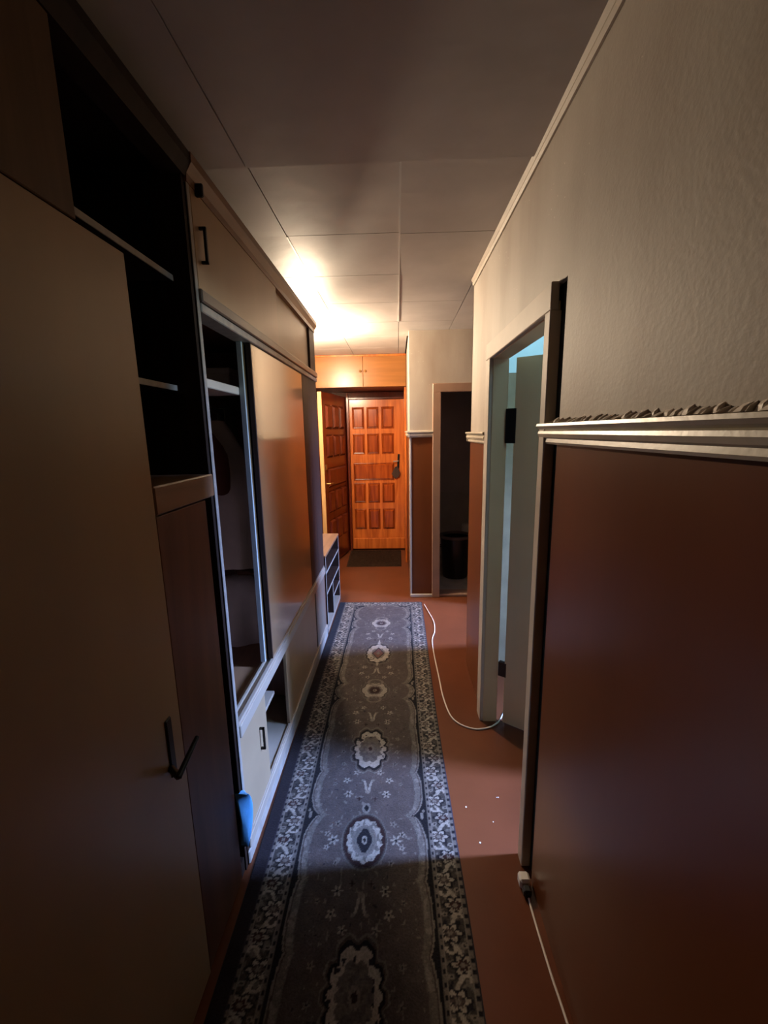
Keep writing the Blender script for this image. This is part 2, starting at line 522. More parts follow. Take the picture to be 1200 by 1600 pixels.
# leaf: local frame, +x along the leaf from the hinge
hx, hy = 0.552, 2.085
ang = math.atan2(-0.57, 0.82)
ux, uy = math.cos(ang), math.sin(ang)
def leafbox(a0, a1, t0, t1, z0, z1):
    m_ = MB()
    P = []
    for a in (a0, a1):
        for t in (t0, t1):
            for z in (z0, z1):
                P.append((hx + ux * a + uy * t, hy + uy * a - ux * t, z))
    m_.add(P, [(0, 1, 3, 2), (4, 6, 7, 5), (0, 4, 5, 1), (2, 3, 7, 6), (0, 2, 6, 4), (1, 5, 7, 3)])
    return m_
lf = build('door_leaf', leafbox(.012, .735, -.038, 0, .018, 1.930), 'leaf_paint', d1)
build('hinge', leafbox(-.03, .02, -.02, .004, 1.535, 1.70), 'black_metal', lf)
build('hinge', leafbox(-.022, .02, -.02, .003, .29, .37), 'stile_dark', lf)
build('door_handle', leafbox(.66, .69, 0, .05, .98, 1.01), 'steel', lf)

# bedroom shell beyond the door
wbf = struct('wall_bedroom_far', MB().box(.531, 2.4, 2.62, CORNER - .014, 0, CZ), 'grey_wallpaper', 'pale wall of the room behind the half-open door')
build('upper_paint', MB().box(.54, 2.3, 2.612, 2.621, 1.93, CZ - .002), 'bedroom_ceiling', wbf)
struct('wall_bedroom_near', MB().box(.531, 2.4, -.9, -.8, 0, CZ), 'brown_wallpaper', 'near wall of the side room')
WY0, WY1, WZ0, WZ1 = 1.37, 1.65, 1.5, 2.38
XW = 2.3
struct('wall_bedroom_window', MB().box(XW, XW + .1, -.8, WY0, 0, CZ).box(XW, XW + .1, WY1, 2.62, 0, CZ).box(XW, XW + .1, WY0, WY1, 0, WZ0).box(XW, XW + .1, WY0, WY1, WZ1, CZ),
       'brown_wallpaper', 'window wall of the side room')
w1 = thing('window_1', 'narrow high white-framed window of the side room', 'window', (XW + .05, 1.51, WZ0), kind='structure')
for bnd in ((XW + .02, XW + .08, WY0, WY0 + .015, WZ0, WZ1), (XW + .02, XW + .08, WY1 - .015, WY1, WZ0, WZ1), (XW + .02, XW + .08, WY0, WY1, WZ0, WZ0 + .015), (XW + .02, XW + .08, WY0, WY1, WZ1 - .015, WZ1)):
    box('window_frame', bnd, 'white_board', w1, b=.003)

# side passage to the kitchen
struct('wall_passage_near', MB().box(.531, 2.7, CORNER - .014, CORNER, 0, CZ), 'brown_wallpaper', 'near wall of the side passage')
KY0, KY1 = 2.99, 3.62
struct('wall_passage_end', MB().box(1.0, 1.1, CORNER, KY0, 0, CZ).box(1.0, 1.1, KY1, FACE, 0, CZ).box(1.0, 1.1, KY0, KY1, 2.0, CZ), 'brown_wallpaper', 'end wall of the side passage with a doorway')
VY0, VY1 = 2.97, 3.27
XK = 2.6
struct('wall_kitchen_window', MB().box(XK, XK + .1, CORNER, VY0, 0, CZ).box(XK, XK + .1, VY1, FACE, 0, CZ).box(XK, XK + .1, VY0, VY1, 0, WZ0).box(XK, XK + .1, VY0, VY1, WZ1, CZ), 'brown_wallpaper', 'window wall of the kitchen')
w2 = thing('window_2', 'narrow high white-framed kitchen window', 'window', (XK + .05, 3.12, WZ0), kind='structure')
for bnd in ((XK + .02, XK + .08, VY0, VY0 + .015, WZ0, WZ1), (XK + .02, XK + .08, VY1 - .015, VY1, WZ0, WZ1), (XK + .02, XK + .08, VY0, VY1, WZ0, WZ0 + .015), (XK + .02, XK + .08, VY0, VY1, WZ1 - .015, WZ1)):
    box('window_frame', bnd, 'white_board', w2, b=.003)

# wall facing the camera with bathroom doorway
FX0, BX0, BX1 = 0.112, 0.392, 1.03
wf = struct('wall_facing', MB().box(FX0 + .01, BX0, FACE + .012, FACE + .11, 0, CZ + .06).box(BX1, 2.7, FACE + .012, FACE + .11, 0, CZ + .06).box(BX0, BX1, FACE + .012, FACE + .11, 1.945, CZ + .06),
            'old_paint', 'wall with the bathroom doorway, pale above and brown below')
build('upper_plaster', MB().box(FX0, .33, FACE, FACE + .014, 1.55, CZ).box(.33, 1.0, FACE, FACE + .014, 2.01, CZ).box(FX0, FX0 + .012, FACE + .014, ENTRY, 1.55, CZ)
      .box(1.1, 2.6, FACE, FACE + .014, 0, CZ), 'whitewash', wf)
build('lower_panel', MB().box(FX0 + .016, .33, FACE + .002, FACE + .014, .03, 1.55, b=.002), 'brown_panel', wf)
build('lower_panel', MB().box(FX0 + .001, FX0 + .012, FACE + .014, 5.02, 0, 1.55), 'brown_panel', wf)
build('corner_bead', MB().box(FX0 - .004, FX0 + .016, FACE - .004, FACE + .012, .0, 1.545, b=.004), 'cream_paint', wf)
struct('baseboard_facing', MB().box(FX0, .33, FACE - .018, FACE + .002, 0, .032, b=.005), 'cream_paint', 'low pale skirting under the brown panel beside the bathroom door', 'skirting')
struct('trim_4', MB().prism([(FACE, 1.545), (FACE - .014, 1.551), (FACE - .020, 1.565), (FACE - .014, 1.58), (FACE - .026, 1.592), (FACE - .024, 1.604), (FACE, 1.607)], 'X', FX0 - .022, .326)
       .prism([(FX0, 1.545), (FX0 - .014, 1.551), (FX0 - .018, 1.565), (FX0 - .014, 1.58), (FX0 - .024, 1.592), (FX0 - .022, 1.604), (FX0, 1.607)], 'Y', FACE - .022, 5.0),
       'rail_paint', 'short cream rail left of the bathroom doorway', 'rail')
d3 = thing('door_3', 'pale wooden frame of the dark bathroom doorway', 'door frame', (.70, FACE, 0), kind='structure')
build('casing', MB().box(.322, BX0 + .004, FACE - .022, FACE + .012, 0, 1.945, b=.004), 'casing_tan', d3)
build('casing', MB().box(.322, BX1 + .07, FACE - .022, FACE + .012, 1.941, 2.018, b=.004), 'casing_tan', d3)
build('casing', MB().box(BX1 - .004, BX1 + .07, FACE - .022, FACE + .012, 0, 1.945, b=.004), 'casing_tan', d3)
build('threshold', MB().box(BX0, BX1, FACE - .01, FACE + .12, 0, .03, b=.006), 'casing_tan', d3)
# bathroom
bf = struct('floor_bathroom', MB().box(.13, 1.6, FACE + .11, 5.5, 0, .012), 'bathroom_floor', 'pale grey bathroom floor', 'floor')
struct('wall_bathroom', MB().box(.124, .15, FACE + .11, 5.6, 0, CZ).box(1.5, 1.6, FACE + .11, 5.6, 0, CZ).box(.15, 1.5, 5.3, 5.4, 0, CZ).box(.15, 1.5, 5.285, 5.3, .82, .835).box(.15, 1.5, 5.285, 5.3, 1.46, 1.47),
       'bathroom_paint', 'dark grey bathroom walls')

# left wall, back wall, entrance wall
struct('wall_left', MB().box(WL - .1, WL, BACK, ENTRY + .3, 0, CZ + .06), 'whitewash', 'left corridor wall behind the wardrobe')
struct('wall_back', MB().box(WL - .1, .531, BACK - .1, BACK, 0, CZ + .06), 'whitewash', 'wall behind the photographer')
EX0, EX1 = -0.625, 0.085
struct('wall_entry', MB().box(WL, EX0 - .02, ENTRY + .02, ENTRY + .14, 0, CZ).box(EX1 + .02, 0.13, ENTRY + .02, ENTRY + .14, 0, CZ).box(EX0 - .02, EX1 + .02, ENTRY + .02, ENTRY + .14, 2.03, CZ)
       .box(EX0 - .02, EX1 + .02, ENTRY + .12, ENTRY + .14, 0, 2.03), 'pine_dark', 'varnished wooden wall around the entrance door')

# ------------------------------------------------------------------ entrance doors
def panel_mb(u0, u1, z0, z1, depth=.020, inset=.030, sub=.010):
    """raised panel: sunk moulding then bevelled field, lying in local u/z, out = -n"""
    ring = [(0, 0.0), (.010, -sub), (inset, depth), (inset + .006, depth)]
    vs, fs = [], []
    for d, h in ring:
        vs += [(u0 + d, -h, z0 + d), (u1 - d, -h, z0 + d), (u1 - d, -h, z1 - d), (u0 + d, -h, z1 - d)]
    for i in range(len(ring) - 1):
        for k in range(4):
            fs.append((i * 4 + k, i * 4 + (k + 1) % 4, (i + 1) * 4 + (k + 1) % 4, (i + 1) * 4 + k))
    fs.append((12, 13, 14, 15))
    vs += [(u0, .012, z0), (u1, .012, z0), (u1, .012, z1), (u0, .012, z1)]
    n = 16
    for k in range(4):
        fs.append((k, (k + 1) % 4, n + (k + 1) % 4, n + k))
    fs.append((n + 3, n + 2, n + 1, n))
    return MB().add(vs, fs)

def panel_door(parent, W, H, cols, rows, m, mp, thick=.045):
    """leaf frame with real openings filled by raised panels; local x = width, -y = visible face"""
    mb = MB()
    ub = sorted({0, W} | {c for p in cols for c in p})
    edges_z = []
    mb.box(0, W, .010, thick, 0, H)                      # back board
    lo, hi = cols[0][0], cols[-1][1]
    mb.box(0, lo, 0, .010, 0, H)
    mb.box(hi, W, 0, .010, 0, H)
    zs = [0] + [z for r in rows for z in r[:2]] + [H]
    for i in range(0, len(zs), 2):
        mb.box(lo, hi, 0, .010, zs[i], zs[i + 1])
    for (z0, z1, wide) in rows:
        if not wide:
            for a, b2 in zip(cols[:-1], cols[1:]):
                mb.box(a[1], b2[0], 0, .010, z0, z1)
    fr = build('leaf_frame', mb, m, parent, local=True)
    for (z0, z1, wide) in rows:
        for (a, b2) in ([(lo, hi)] if wide else cols):
            build('panel', panel_mb(a, b2, z0, z1), mp, fr, local=True)
    return fr
ROWS = [(.270, .555, 0), (.636, .907, 0), (.940, 1.176, 1), (1.292, 1.561, 0), (1.622, 1.903, 0)]
d2 = thing('door_2', 'orange varnished pine entrance door with raised panels', 'door', (EX0, ENTRY, 0.02), kind='structure')
fr = panel_door(d2, EX1 - EX0, 1.995, [(.036, .196), (.226, .386), (.418, .584)], ROWS, 'pine_varnish', 'pine_panel')
build('sill_board', MB().box(0, .71, -.03, .0, 0, .15, b=.006), 'pine_varnish', d2, local=True)
m_ = MB().prism([(.615, 1.10), (.645, 1.10), (.655, 1.29), (.630, 1.29)], 'Y', -.012, 0)
build('lock_plate', m_, 'black_metal', fr, local=True)
m_ = MB().prism([(.545, 1.03), (.590, .965), (.640, .99), (.655, 1.045), (.625, 1.13), (.59, 1.12)], 'Y', -.030, -.001)
build('lock_case', m_, 'stile_dark', fr, local=True)
build('door_handle', MB().tube([(.635, -.01, 1.2), (.635, -.045, 1.2), (.57, -.05, 1.195)], .008), 'steel', fr, local=True)
# jamb of the entrance recess
jm = thing('trim_5', 'varnished pine jambs around the entrance door', 'door frame', (-.27, 5.3, 0), kind='structure')
build('jamb_board', MB().box(EX1, FX0 - .002, 5.02, ENTRY + .02, 0, 2.105, b=.003), 'pine_varnish', jm)
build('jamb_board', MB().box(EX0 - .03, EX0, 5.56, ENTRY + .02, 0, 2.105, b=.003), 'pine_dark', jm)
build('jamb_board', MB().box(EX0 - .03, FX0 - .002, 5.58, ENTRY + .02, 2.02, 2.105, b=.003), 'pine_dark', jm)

# inner leaf standing open along the left of the recess
ix0, iy0, ix1, iy1 = -0.835, 4.78, -0.665, 5.57
L_in = math.hypot(ix1 - ix0, iy1 - iy0)
d4 = thing('door_4', 'dark red-brown inner door standing open beside the entrance', 'door', (ix0, iy0, .02), math.atan2(iy1 - iy0, ix1 - ix0), kind='structure')
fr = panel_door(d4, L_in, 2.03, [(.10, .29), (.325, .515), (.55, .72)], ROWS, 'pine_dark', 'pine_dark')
build('edge_strip', MB().box(-.006, .0, -.001, .046, 0, 2.03, b=.001), 'pine_edge', d4, local=True)
build('door_handle', MB().tube([(.05, 0, 1.0), (.05, -.045, 1.0), (.12, -.05, 1.0)], .008), 'brass', fr, local=True)
build('latch', MB().box(.03, .07, -.012, 0, 1.16, 1.22, b=.003), 'brass', fr, local=True)

# overhead cupboard above the entrance
oc = thing('overhead_cupboard', 'light plywood overhead cupboard above the entrance door', 'cupboard', (-.45, 5.3, 2.11))
build('body', MB().box(WL + .003, FX0 - .003, 5.02, ENTRY + .015, 2.11, 2.13).box(WL + .003, FX0 - .003, 5.02, ENTRY + .015, 2.45, CZ - .006), 'pine_dark', oc)
for (a, b2, kx) in ((WL + .004, -.385, -.413), (-.382, FX0 - .004, -.354)):
    dr = build('cupboard_door', MB().box(a, b2, 5.0, 5.018, 2.112, 2.452, b=.002), 'cupboard_ply', oc)
    k = MB()
    prof = [(0.0, 0), (.006, 0), (.006, .010), (.012, .014), (.013, .020), (.009, .026), (0, .028)]
    n = 12
    vs = [(kx + r * math.cos(2 * math.pi * q / n), 5.0 - h, 2.285 + r * math.sin(2 * math.pi * q / n)) for r, h in prof for q in range(n)]
    fs = [(i * n + q, i * n + (q + 1) % n, (i + 1) * n + (q + 1) % n, (i + 1) * n + q) for i in range(len(prof) - 1) for q in range(n)]
    k.add(vs, fs)
    k.sm = True
    build('knob', k, 'brass', dr)
build('top_trim', MB().box(WL + .004, FX0 - .004, 4.992, 5.004, 2.445, CZ - .004, b=.003), 'pine_varnish', oc)

# doormat
mt = MB()
nx, ny = 44, 46
x0, x1, y0, y1 = -.655, .035, 4.865, 5.565
vs, fs = [], []
rm = random.Random(5)
for j in range(ny + 1):
    for i in range(nx + 1):
        e = i in (0, nx) or j in (0, ny)
        z = 0.001 if e else .009 + rm.uniform(0, .004) + (.003 if (i + j) % 2 else 0)
        vs.append((x0 + (x1 - x0) * i / nx + .02 * (1 - j / ny) * (1 - i / nx), y0 + (y1 - y0) * j / ny, z))
for j in range(ny):
    for i in range(nx):
        a = j * (nx + 1) + i
        fs.append((a, a + 1, a + nx + 2, a + nx + 1))
tag(build('doormat', MB().add(vs, fs), 'doormat'), 'dark brown doormat on the floor before the entrance door', 'doormat')

# ------------------------------------------------------------------ bulb hanging in the hall
lp = thing('hanging_bulb', 'bare warm light bulb hanging from the hall ceiling past the wardrobe', 'lamp', (BULB_POS[0], BULB_POS[1], BULB_POS[2]))
bx, by, bz = BULB_POS
build('ceiling_rose', MB().lathe(bx, by, [(.0, CZ - .002), (.035, CZ - .002), (.035, CZ - .012), (.012, CZ - .03), (0, CZ - .03)], 20), 'plastic_black', lp)
build('cord', MB().tube([(bx, by, CZ - .03), (bx, by, bz + .09)], .003), 'plastic_black', lp)
build('socket', MB().lathe(bx, by, [(.006, bz + .095), (.016, bz + .085), (.018, bz + .042), (.014, bz + .038), (0, bz + .038)], 18), 'plastic_black', lp)
build('glass_bulb', MB().lathe(bx, by, [(.012, bz + .04), (.016, bz + .03), (.026, bz + .012), (.030, bz - .004), (.026, bz - .020), (.014, bz - .031), (0.0, bz - .034)], 18), 'bulb_glow', lp)

# ------------------------------------------------------------------ sliding wardrobe (Y 1.30 - 3.12)
A0, A1 = 1.296, 3.12
XB = WL + .004
sw = thing('sliding_wardrobe', 'long beige sliding-door wardrobe with an open bay along the left wall', 'wardrobe', ((WF + XB) / 2, (A0 + A1) / 2, 0))
build('carcass', MB().box(XB, XB + .006, A0, A1, .02, 2.34).box(XB, WF - .004, A1 - .018, A1, 0, 2.34).box(XB, WF - .03, A0 + .016, A1 - .018, 2.005, 2.02)
      .box(XB, WF - .03, 2.16, 2.176, .12, 2.0), 'carcass_red', sw)
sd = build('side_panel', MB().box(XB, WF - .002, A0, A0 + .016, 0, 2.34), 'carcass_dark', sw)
build('front_edging', MB().box(WF - .003, WF + .001, A0 - .001, A0 + .017, 0.09, 2.31, b=.001), 'edge_light', sd)
build('compartment_floor', MB().box(XB, WF - .055, A0 + .017, A1 - .02, .545, .565), 'board_brown', sw)
build('plinth', MB().box(XB, WF + .004, A0 + .001, A1, .0, .055, b=.004), 'edge_light', sw)
build('lower_track', MB().box(XB, WF + .006, A0 + .016, A1, .055, .098, b=.003).box(WF - .012, WF - .002, A0 + .018, A1 - .02, .098, .106), 'rail_grey', sw)
build('middle_track', MB().box(WF - .06, WF + .008, A0 + .016, A1 - .018, .528, .578, b=.003).box(WF - .010, WF + .002, A0 + .016, A1 - .018, .578, .592)
      .box(WF - .040, WF - .032, A0 + .016, A1 - .018, .578, .592), 'rail_grey', sw)
build('upper_track', MB().box(WF - .06, WF + .006, A0 + .016, A1 - .0, 1.958, 1.984, b=.003), 'edge_light', sw)
build('upper_track', MB().box(WF - .06, WF + .012, A0 + .014, A1 - .0, 1.986, 2.022, b=.004), 'rail_dark', sw)
build('cornice', MB().prism([(WF - .06, 2.29), (WF + .004, 2.29), (WF + .006, 2.31), (WF + .022, 2.335), (WF + .022, 2.36), (WF - .06, 2.36)], 'Y', A0 - .004, A1 + .004)
      .box(XB, WF - .05, A0 - .002, A1, 2.335, 2.355), 'board_brown', sw)
# overhead sliding panels
p1 = build('overhead_panel', MB().box(WF - .012, WF + .002, A0 + .017, 2.165, 2.022, 2.291, b=.002), 'veneer_dim', sw)
def bow_handle(y, z0, z1, out=.022, r=.0045, face=WF):
    return MB().tube([(face - .002, y, z0), (face + out, y, z0), (face + out, y, z1), (face - .002, y, z1)], r, 6)
def square_handle(y, z0, z1, face, out=.02, w=.008):
    return MB().box(face - .002, face + out, y - w / 2, y + w / 2, z0, z0 + w).box(face - .002, face + out, y - w / 2, y + w / 2, z1 - w, z1).box(face + out - w, face + out, y - w / 2, y + w / 2, z0, z1)
build('handle', square_handle(1.352, 2.10, 2.20, WF + .002), 'black_metal', p1)
build('clip', MB().box(WF + .002, WF + .026, 1.34, 1.352, 2.275, 2.31, b=.003), 'black_metal', p1)
build('overhead_panel', MB().box(WF - .030, WF - .016, 2.13, 2.95, 2.022, 2.291, b=.002), 'veneer_pale', sw)
p2 = build('end_stile', MB().box(WF - .03, WF - .001, 2.95, A1 - .001, 2.022, 2.291, b=.002), 'stile_dark', sw)
# main sliding doors
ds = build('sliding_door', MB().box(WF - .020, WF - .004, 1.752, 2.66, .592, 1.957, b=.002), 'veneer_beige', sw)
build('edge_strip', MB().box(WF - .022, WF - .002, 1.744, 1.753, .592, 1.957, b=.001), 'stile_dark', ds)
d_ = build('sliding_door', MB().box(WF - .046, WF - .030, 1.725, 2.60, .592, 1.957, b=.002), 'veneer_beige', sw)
build('edge_strip', MB().box(WF - .048, WF - .028, 1.714, 1.726, .592, 1.957, b=.001), 'pale_paint', d_)
build('end_panel', MB().box(WF - .028, WF - .003, 2.664, A1 - .001, .592, 1.957, b=.002), 'stile_dark', sw)
# low sliding doors
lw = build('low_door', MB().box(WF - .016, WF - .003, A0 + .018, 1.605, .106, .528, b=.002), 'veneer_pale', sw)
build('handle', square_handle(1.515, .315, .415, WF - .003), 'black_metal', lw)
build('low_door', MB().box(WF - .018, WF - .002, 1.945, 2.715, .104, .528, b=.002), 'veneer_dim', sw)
build('low_door', MB().box(WF - .018, WF - .002, 2.745, A1 - .03, .104, .528, b=.002), 'rail_dark', sw)
build('low_shelf', MB().box(XB, WF - .035, A0 + .017, 1.83, .355, .372, b=.002), 'rail_grey', sw)
build('inner_shelf', MB().box(XB, WF - .05, A0 + .017, 1.74, 1.755, 1.785, b=.003), 'cream_paint', sw)
build('inner_shelf', MB().box(XB, WF - .15, 1.80, 2.16, 1.762, 1.780, b=.003), 'board_brown', sw)
build('clothes_rod', MB().tube([(-.80, A0 + .016, 1.705), (-.80, 2.16, 1.705)], .010, 10), 'steel', sw)

# clothes in the open bay
def garment(name, label, m, y, x0, x1, ztop, zsh, zbot, th, seed, hanger=True):
    g = thing(name, label, 'clothing', ((x0 + x1) / 2, y, zbot))
    rg = random.Random(seed)
    n, rows = 36, 10
    xc, hw = (x0 + x1) / 2, (x1 - x0) / 2
    ph = [rg.uniform(0, 6.28) for _ in range(4)]
    vs, fs = [], []
    for r in range(rows + 1):
        t = r / rows
        if t < .12:
            w = .06 + (hw - .06) * (t / .12) ** .8
            z = ztop - (ztop - zsh) * (t / .12)
        else:
            w = hw * (1 + .05 * math.sin(3 * t))
            z = zsh - (zsh - zbot) * (t - .12) / .88
        for k in range(n):
            a = 2 * math.pi * k / n
            d = th * (1 + .35 * t * math.sin(5 * a + ph[0]) + .2 * t * math.sin(9 * a + ph[1]))
            vs.append((xc + w * math.copysign(abs(math.cos(a)) ** .7, math.cos(a)), y + d * math.copysign(abs(math.sin(a)) ** .8, math.sin(a)), z + (.012 * math.sin(3 * a + ph[2]) if r == rows else 0)))
    for r in range(rows):
        for k in range(n):
            fs.append((r * n + k, r * n + (k + 1) % n, (r + 1) * n + (k + 1) % n, (r + 1) * n + k))
    fs.append(tuple(range(n)))
    fs.append(tuple(rows * n + k for k in range(n)))
    mb = MB().add(vs, fs)
    mb.sm = True
    build('body', mb, m, g)
    build('hanger_hook', MB().tube(spline([(xc, y, ztop - .01), (xc, y, 1.69), (xc - .014, y, 1.722), (xc - .0, y, 1.728), (xc + .014, y, 1.715)], 5), .003, 6), 'steel', g)
    build('hanger_arm', MB().tube(spline([(xc - hw * .9, y, zsh - .0), (xc - hw * .4, y, ztop - .03), (xc, y, ztop - .005), (xc + hw * .4, y, ztop - .03), (xc + hw * .9, y, zsh - .0)], 5), .008, 8), 'cream_paint', g)
    return g
garment('beige_coat', 'beige coat hanging at the back of the open wardrobe bay', 'coat_beige', 1.87, -1.0, -.645, 1.66, 1.45, 0.98, .035, 1)
garment('red_jacket', 'dark red jacket hanging in the open wardrobe bay', 'coat_red', 1.76, -1.02, -.72, 1.66, 1.53, 1.36, .035, 2)
# pale box on the small inner shelf
pb = thing('storage_box', 'pale box on the small shelf inside the wardrobe', 'box', (-.80, 2.02, 1.78))
build('box_body', MB().box(-.90, -.745, 1.93, 2.10, 1.78, 1.885, b=.004), 'cloth_white', pb)
build('box_lid', MB().box(-.905, -.74, 1.925, 2.105, 1.865, 1.893, b=.004), 'cloth_white', pb)

def cloth_lump(name, label, cat, m, cx, cy_, z0, rx, ry, h, seed, group=None):
    rg = random.Random(seed)
    n, rows = 28, 9
    ph = [rg.uniform(0, 6.28) for _ in range(6)]
    vs, fs = [], []
    for r in range(rows + 1):
        t = r / rows
        rad = math.cos(t * math.pi / 2) ** .55 if t < 1 else 0
        for k in range(n):
            a = 2 * math.pi * k / n
            q = 1 + .10 * math.sin(3 * a + ph[0] + 2 * t) + .06 * math.sin(7 * a + ph[1] - 3 * t) + .05 * math.sin(5 * a + 6 * t + ph[2])
            vs.append((cx + rx * rad * q * math.cos(a), cy_ + ry * rad * q * math.sin(a), z0 + h * math.sin(t * math.pi / 2) * (1 + .13 * math.sin(2 * a + ph[3]) * (1 - t))))
    for r in range(rows):
        for k in range(n):
            fs.append((r * n + k, r * n + (k + 1) % n, (r + 1) * n + (k + 1) % n, (r + 1) * n + k))
    fs.append(tuple(range(n - 1, -1, -1)))
    # keep the foot flat
    vs = [(x, y_, z0 if i < n else z) for i, (x, y_, z) in enumerate(vs)]
    mb = MB().add(vs, fs)
    mb.sm = True
    return tag(build(name, mb, m), label, cat, group)
cloth_lump('linen_bundle', 'large white linen bundle on the wardrobe floor below the coats', 'bundle', 'cloth_white', -.80, 2.00, .5655, .15, .095, .34, 4)
tag(build('folded_scarf', MB().box(-.82, -.72, 1.97, 2.03, .908, .95, b=.016), 'cloth_brown'), 'brown cloth folded on top of the white bundle', 'cloth')
# towel draped over the rod
tw = MB()
vs, fs = [], []
n = 16
for k in range(n + 1):
    t = k / n
    a = math.pi * (t - .5)
    if abs(t - .5) < .12:
        b_ = (t - .5) / .12 * math.pi / 2
        x, z = -.80 + .0135 * math.sin(b_), 1.705 + .0135 * math.cos(b_)
    else:
        s_n = 1 if t > .5 else -1
        x, z = -.80 + s_n * (.014 + .012 * (abs(t - .5) - .12)), 1.705 - (abs(t - .5) - .12) / .38 * (.115 if s_n > 0 else .09)
    for q in range(7):
        vs.append((x + .003 * math.sin(q * 1.7 + 3 * t), 1.93 + .022 * q, z))
m1 = len(vs)
vs += [(v[0] - .003 if v[0] < -.80 else v[0] + .003, v[1], v[2] + .002) for v in vs]
for k in range(n):
    for q in range(6):
        a = k * 7 + q
        fs += [(a, a + 1, a + 8, a + 7), (m1 + a + 7, m1 + a + 8, m1 + a + 1, m1 + a)]
for k in range(n):
    fs += [(k * 7, k * 7 + 7, m1 + k * 7 + 7, m1 + k * 7), (k * 7 + 6, m1 + k * 7 + 6, m1 + k * 7 + 13, k * 7 + 13)]
for q in range(6):
    fs += [(q, m1 + q, m1 + q + 1, q + 1), (n * 7 + q, n * 7 + q + 1, m1 + n * 7 + q + 1, m1 + n * 7 + q)]
tw.add(vs, fs)
tw.sm = True
tag(build('small_towel', tw, 'cloth_green'), 'small pale green towel draped over the clothes rod', 'towel')

# ------------------------------------------------------------------ tall cupboard (near left)
B0, B1 = -.34, 1.292
tc_ = thing('tall_cupboard', 'tall cupboard with beige hinged door, black lever handle and open dark shelves', 'cupboard', ((WF + XB) / 2, (B0 + B1) / 2, 0))
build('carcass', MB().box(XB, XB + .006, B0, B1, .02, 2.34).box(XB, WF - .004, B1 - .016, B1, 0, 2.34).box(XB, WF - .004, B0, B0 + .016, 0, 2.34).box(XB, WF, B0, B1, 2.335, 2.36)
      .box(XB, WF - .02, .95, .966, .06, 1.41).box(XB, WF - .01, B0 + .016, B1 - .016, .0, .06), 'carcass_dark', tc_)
build('cornice', MB().prism([(WF - .06, 2.30), (WF + .002, 2.30), (WF + .018, 2.335), (WF + .018, 2.36), (WF - .06, 2.36)], 'Y', B0, B1 - .001), 'carcass_dark', tc_)
for z, xr in ((2.030, -.628), (1.730, -.648)):
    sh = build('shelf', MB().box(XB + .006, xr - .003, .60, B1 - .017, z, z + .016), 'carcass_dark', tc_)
    build('shelf_edging', MB().box(xr - .003, xr, .60, B1 - .017, z, z + .016, b=.001), 'edge_light', sh)
build('counter_board', MB().box(XB + .006, WF + .002, .967, B1 - .002, 1.412, 1.482, b=.004), 'board_brown', tc_)
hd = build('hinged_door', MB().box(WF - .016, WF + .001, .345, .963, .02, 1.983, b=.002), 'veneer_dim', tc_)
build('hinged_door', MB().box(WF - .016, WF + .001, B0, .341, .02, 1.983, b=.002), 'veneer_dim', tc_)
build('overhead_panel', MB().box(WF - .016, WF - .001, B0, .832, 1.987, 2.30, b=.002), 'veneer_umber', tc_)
build('narrow_door', MB().box(WF - .018, WF - .002, .968, 1.232, .02, 1.408, b=.002), 'veneer_red', tc_)
# lever handle on the hinged door
hp = build('handle_plate', MB().box(WF, WF + .006, .893, .917, .755, .915, b=.003), 'black_metal', hd)
tag(build('handle_lever', MB().tube([(WF + .004, .893, .785), (WF + .040, .862, .792), (WF + .050, .845, .805), (WF + .050, .945, .832)], [.009, .009, .008, .006], 8), 'black_metal', hd), 'black bent lever of the cupboard door')

# blue cloth poking out of the gap beside the narrow door
vs, fs = [], []
nu, nv = 10, 14
for j in range(nv + 1):
    t = j / nv
    z = .155 + .215 * t
    w = .075 * (math.sin(math.pi * (1 - t) ** .8) ** .8) + .006 if 0 < t < 1 else .004
    for i in range(nu + 1):
        u = i / nu
        vs.append((WF - .013 + .045 * math.sin(math.pi * (.15 + .7 * u)) + .006 * math.sin(9 * u + 4 * t), 1.238 + w * u, z - .010 * u))
k0 = len(vs)
vs += [(v[0] - .006, v[1], v[2]) for v in vs]
for j in range(nv):
    for i in range(nu):
        a = j * (nu + 1) + i
        fs += [(a, a + 1, a + nu + 2, a + nu + 1), (k0 + a + nu + 1, k0 + a + nu + 2, k0 + a + 1, k0 + a)]
rim = [i for i in range(nu + 1)] + [j * (nu + 1) + nu for j in range(1, nv + 1)] + [nv * (nu + 1) + i for i in range(nu - 1, -1, -1)] + [j * (nu + 1) for j in range(nv - 1, 0, -1)]
for t in range(len(rim)):
    a, b2 = rim[t], rim[(t + 1) % len(rim)]
    fs.append((a, b2, k0 + b2, k0 + a))
mb = MB().add(vs, fs)
mb.sm = True
tag(build('blue_rag', mb, 'blue_cloth'), 'bright blue rag sticking out of the gap beside the wardrobe', 'rag')

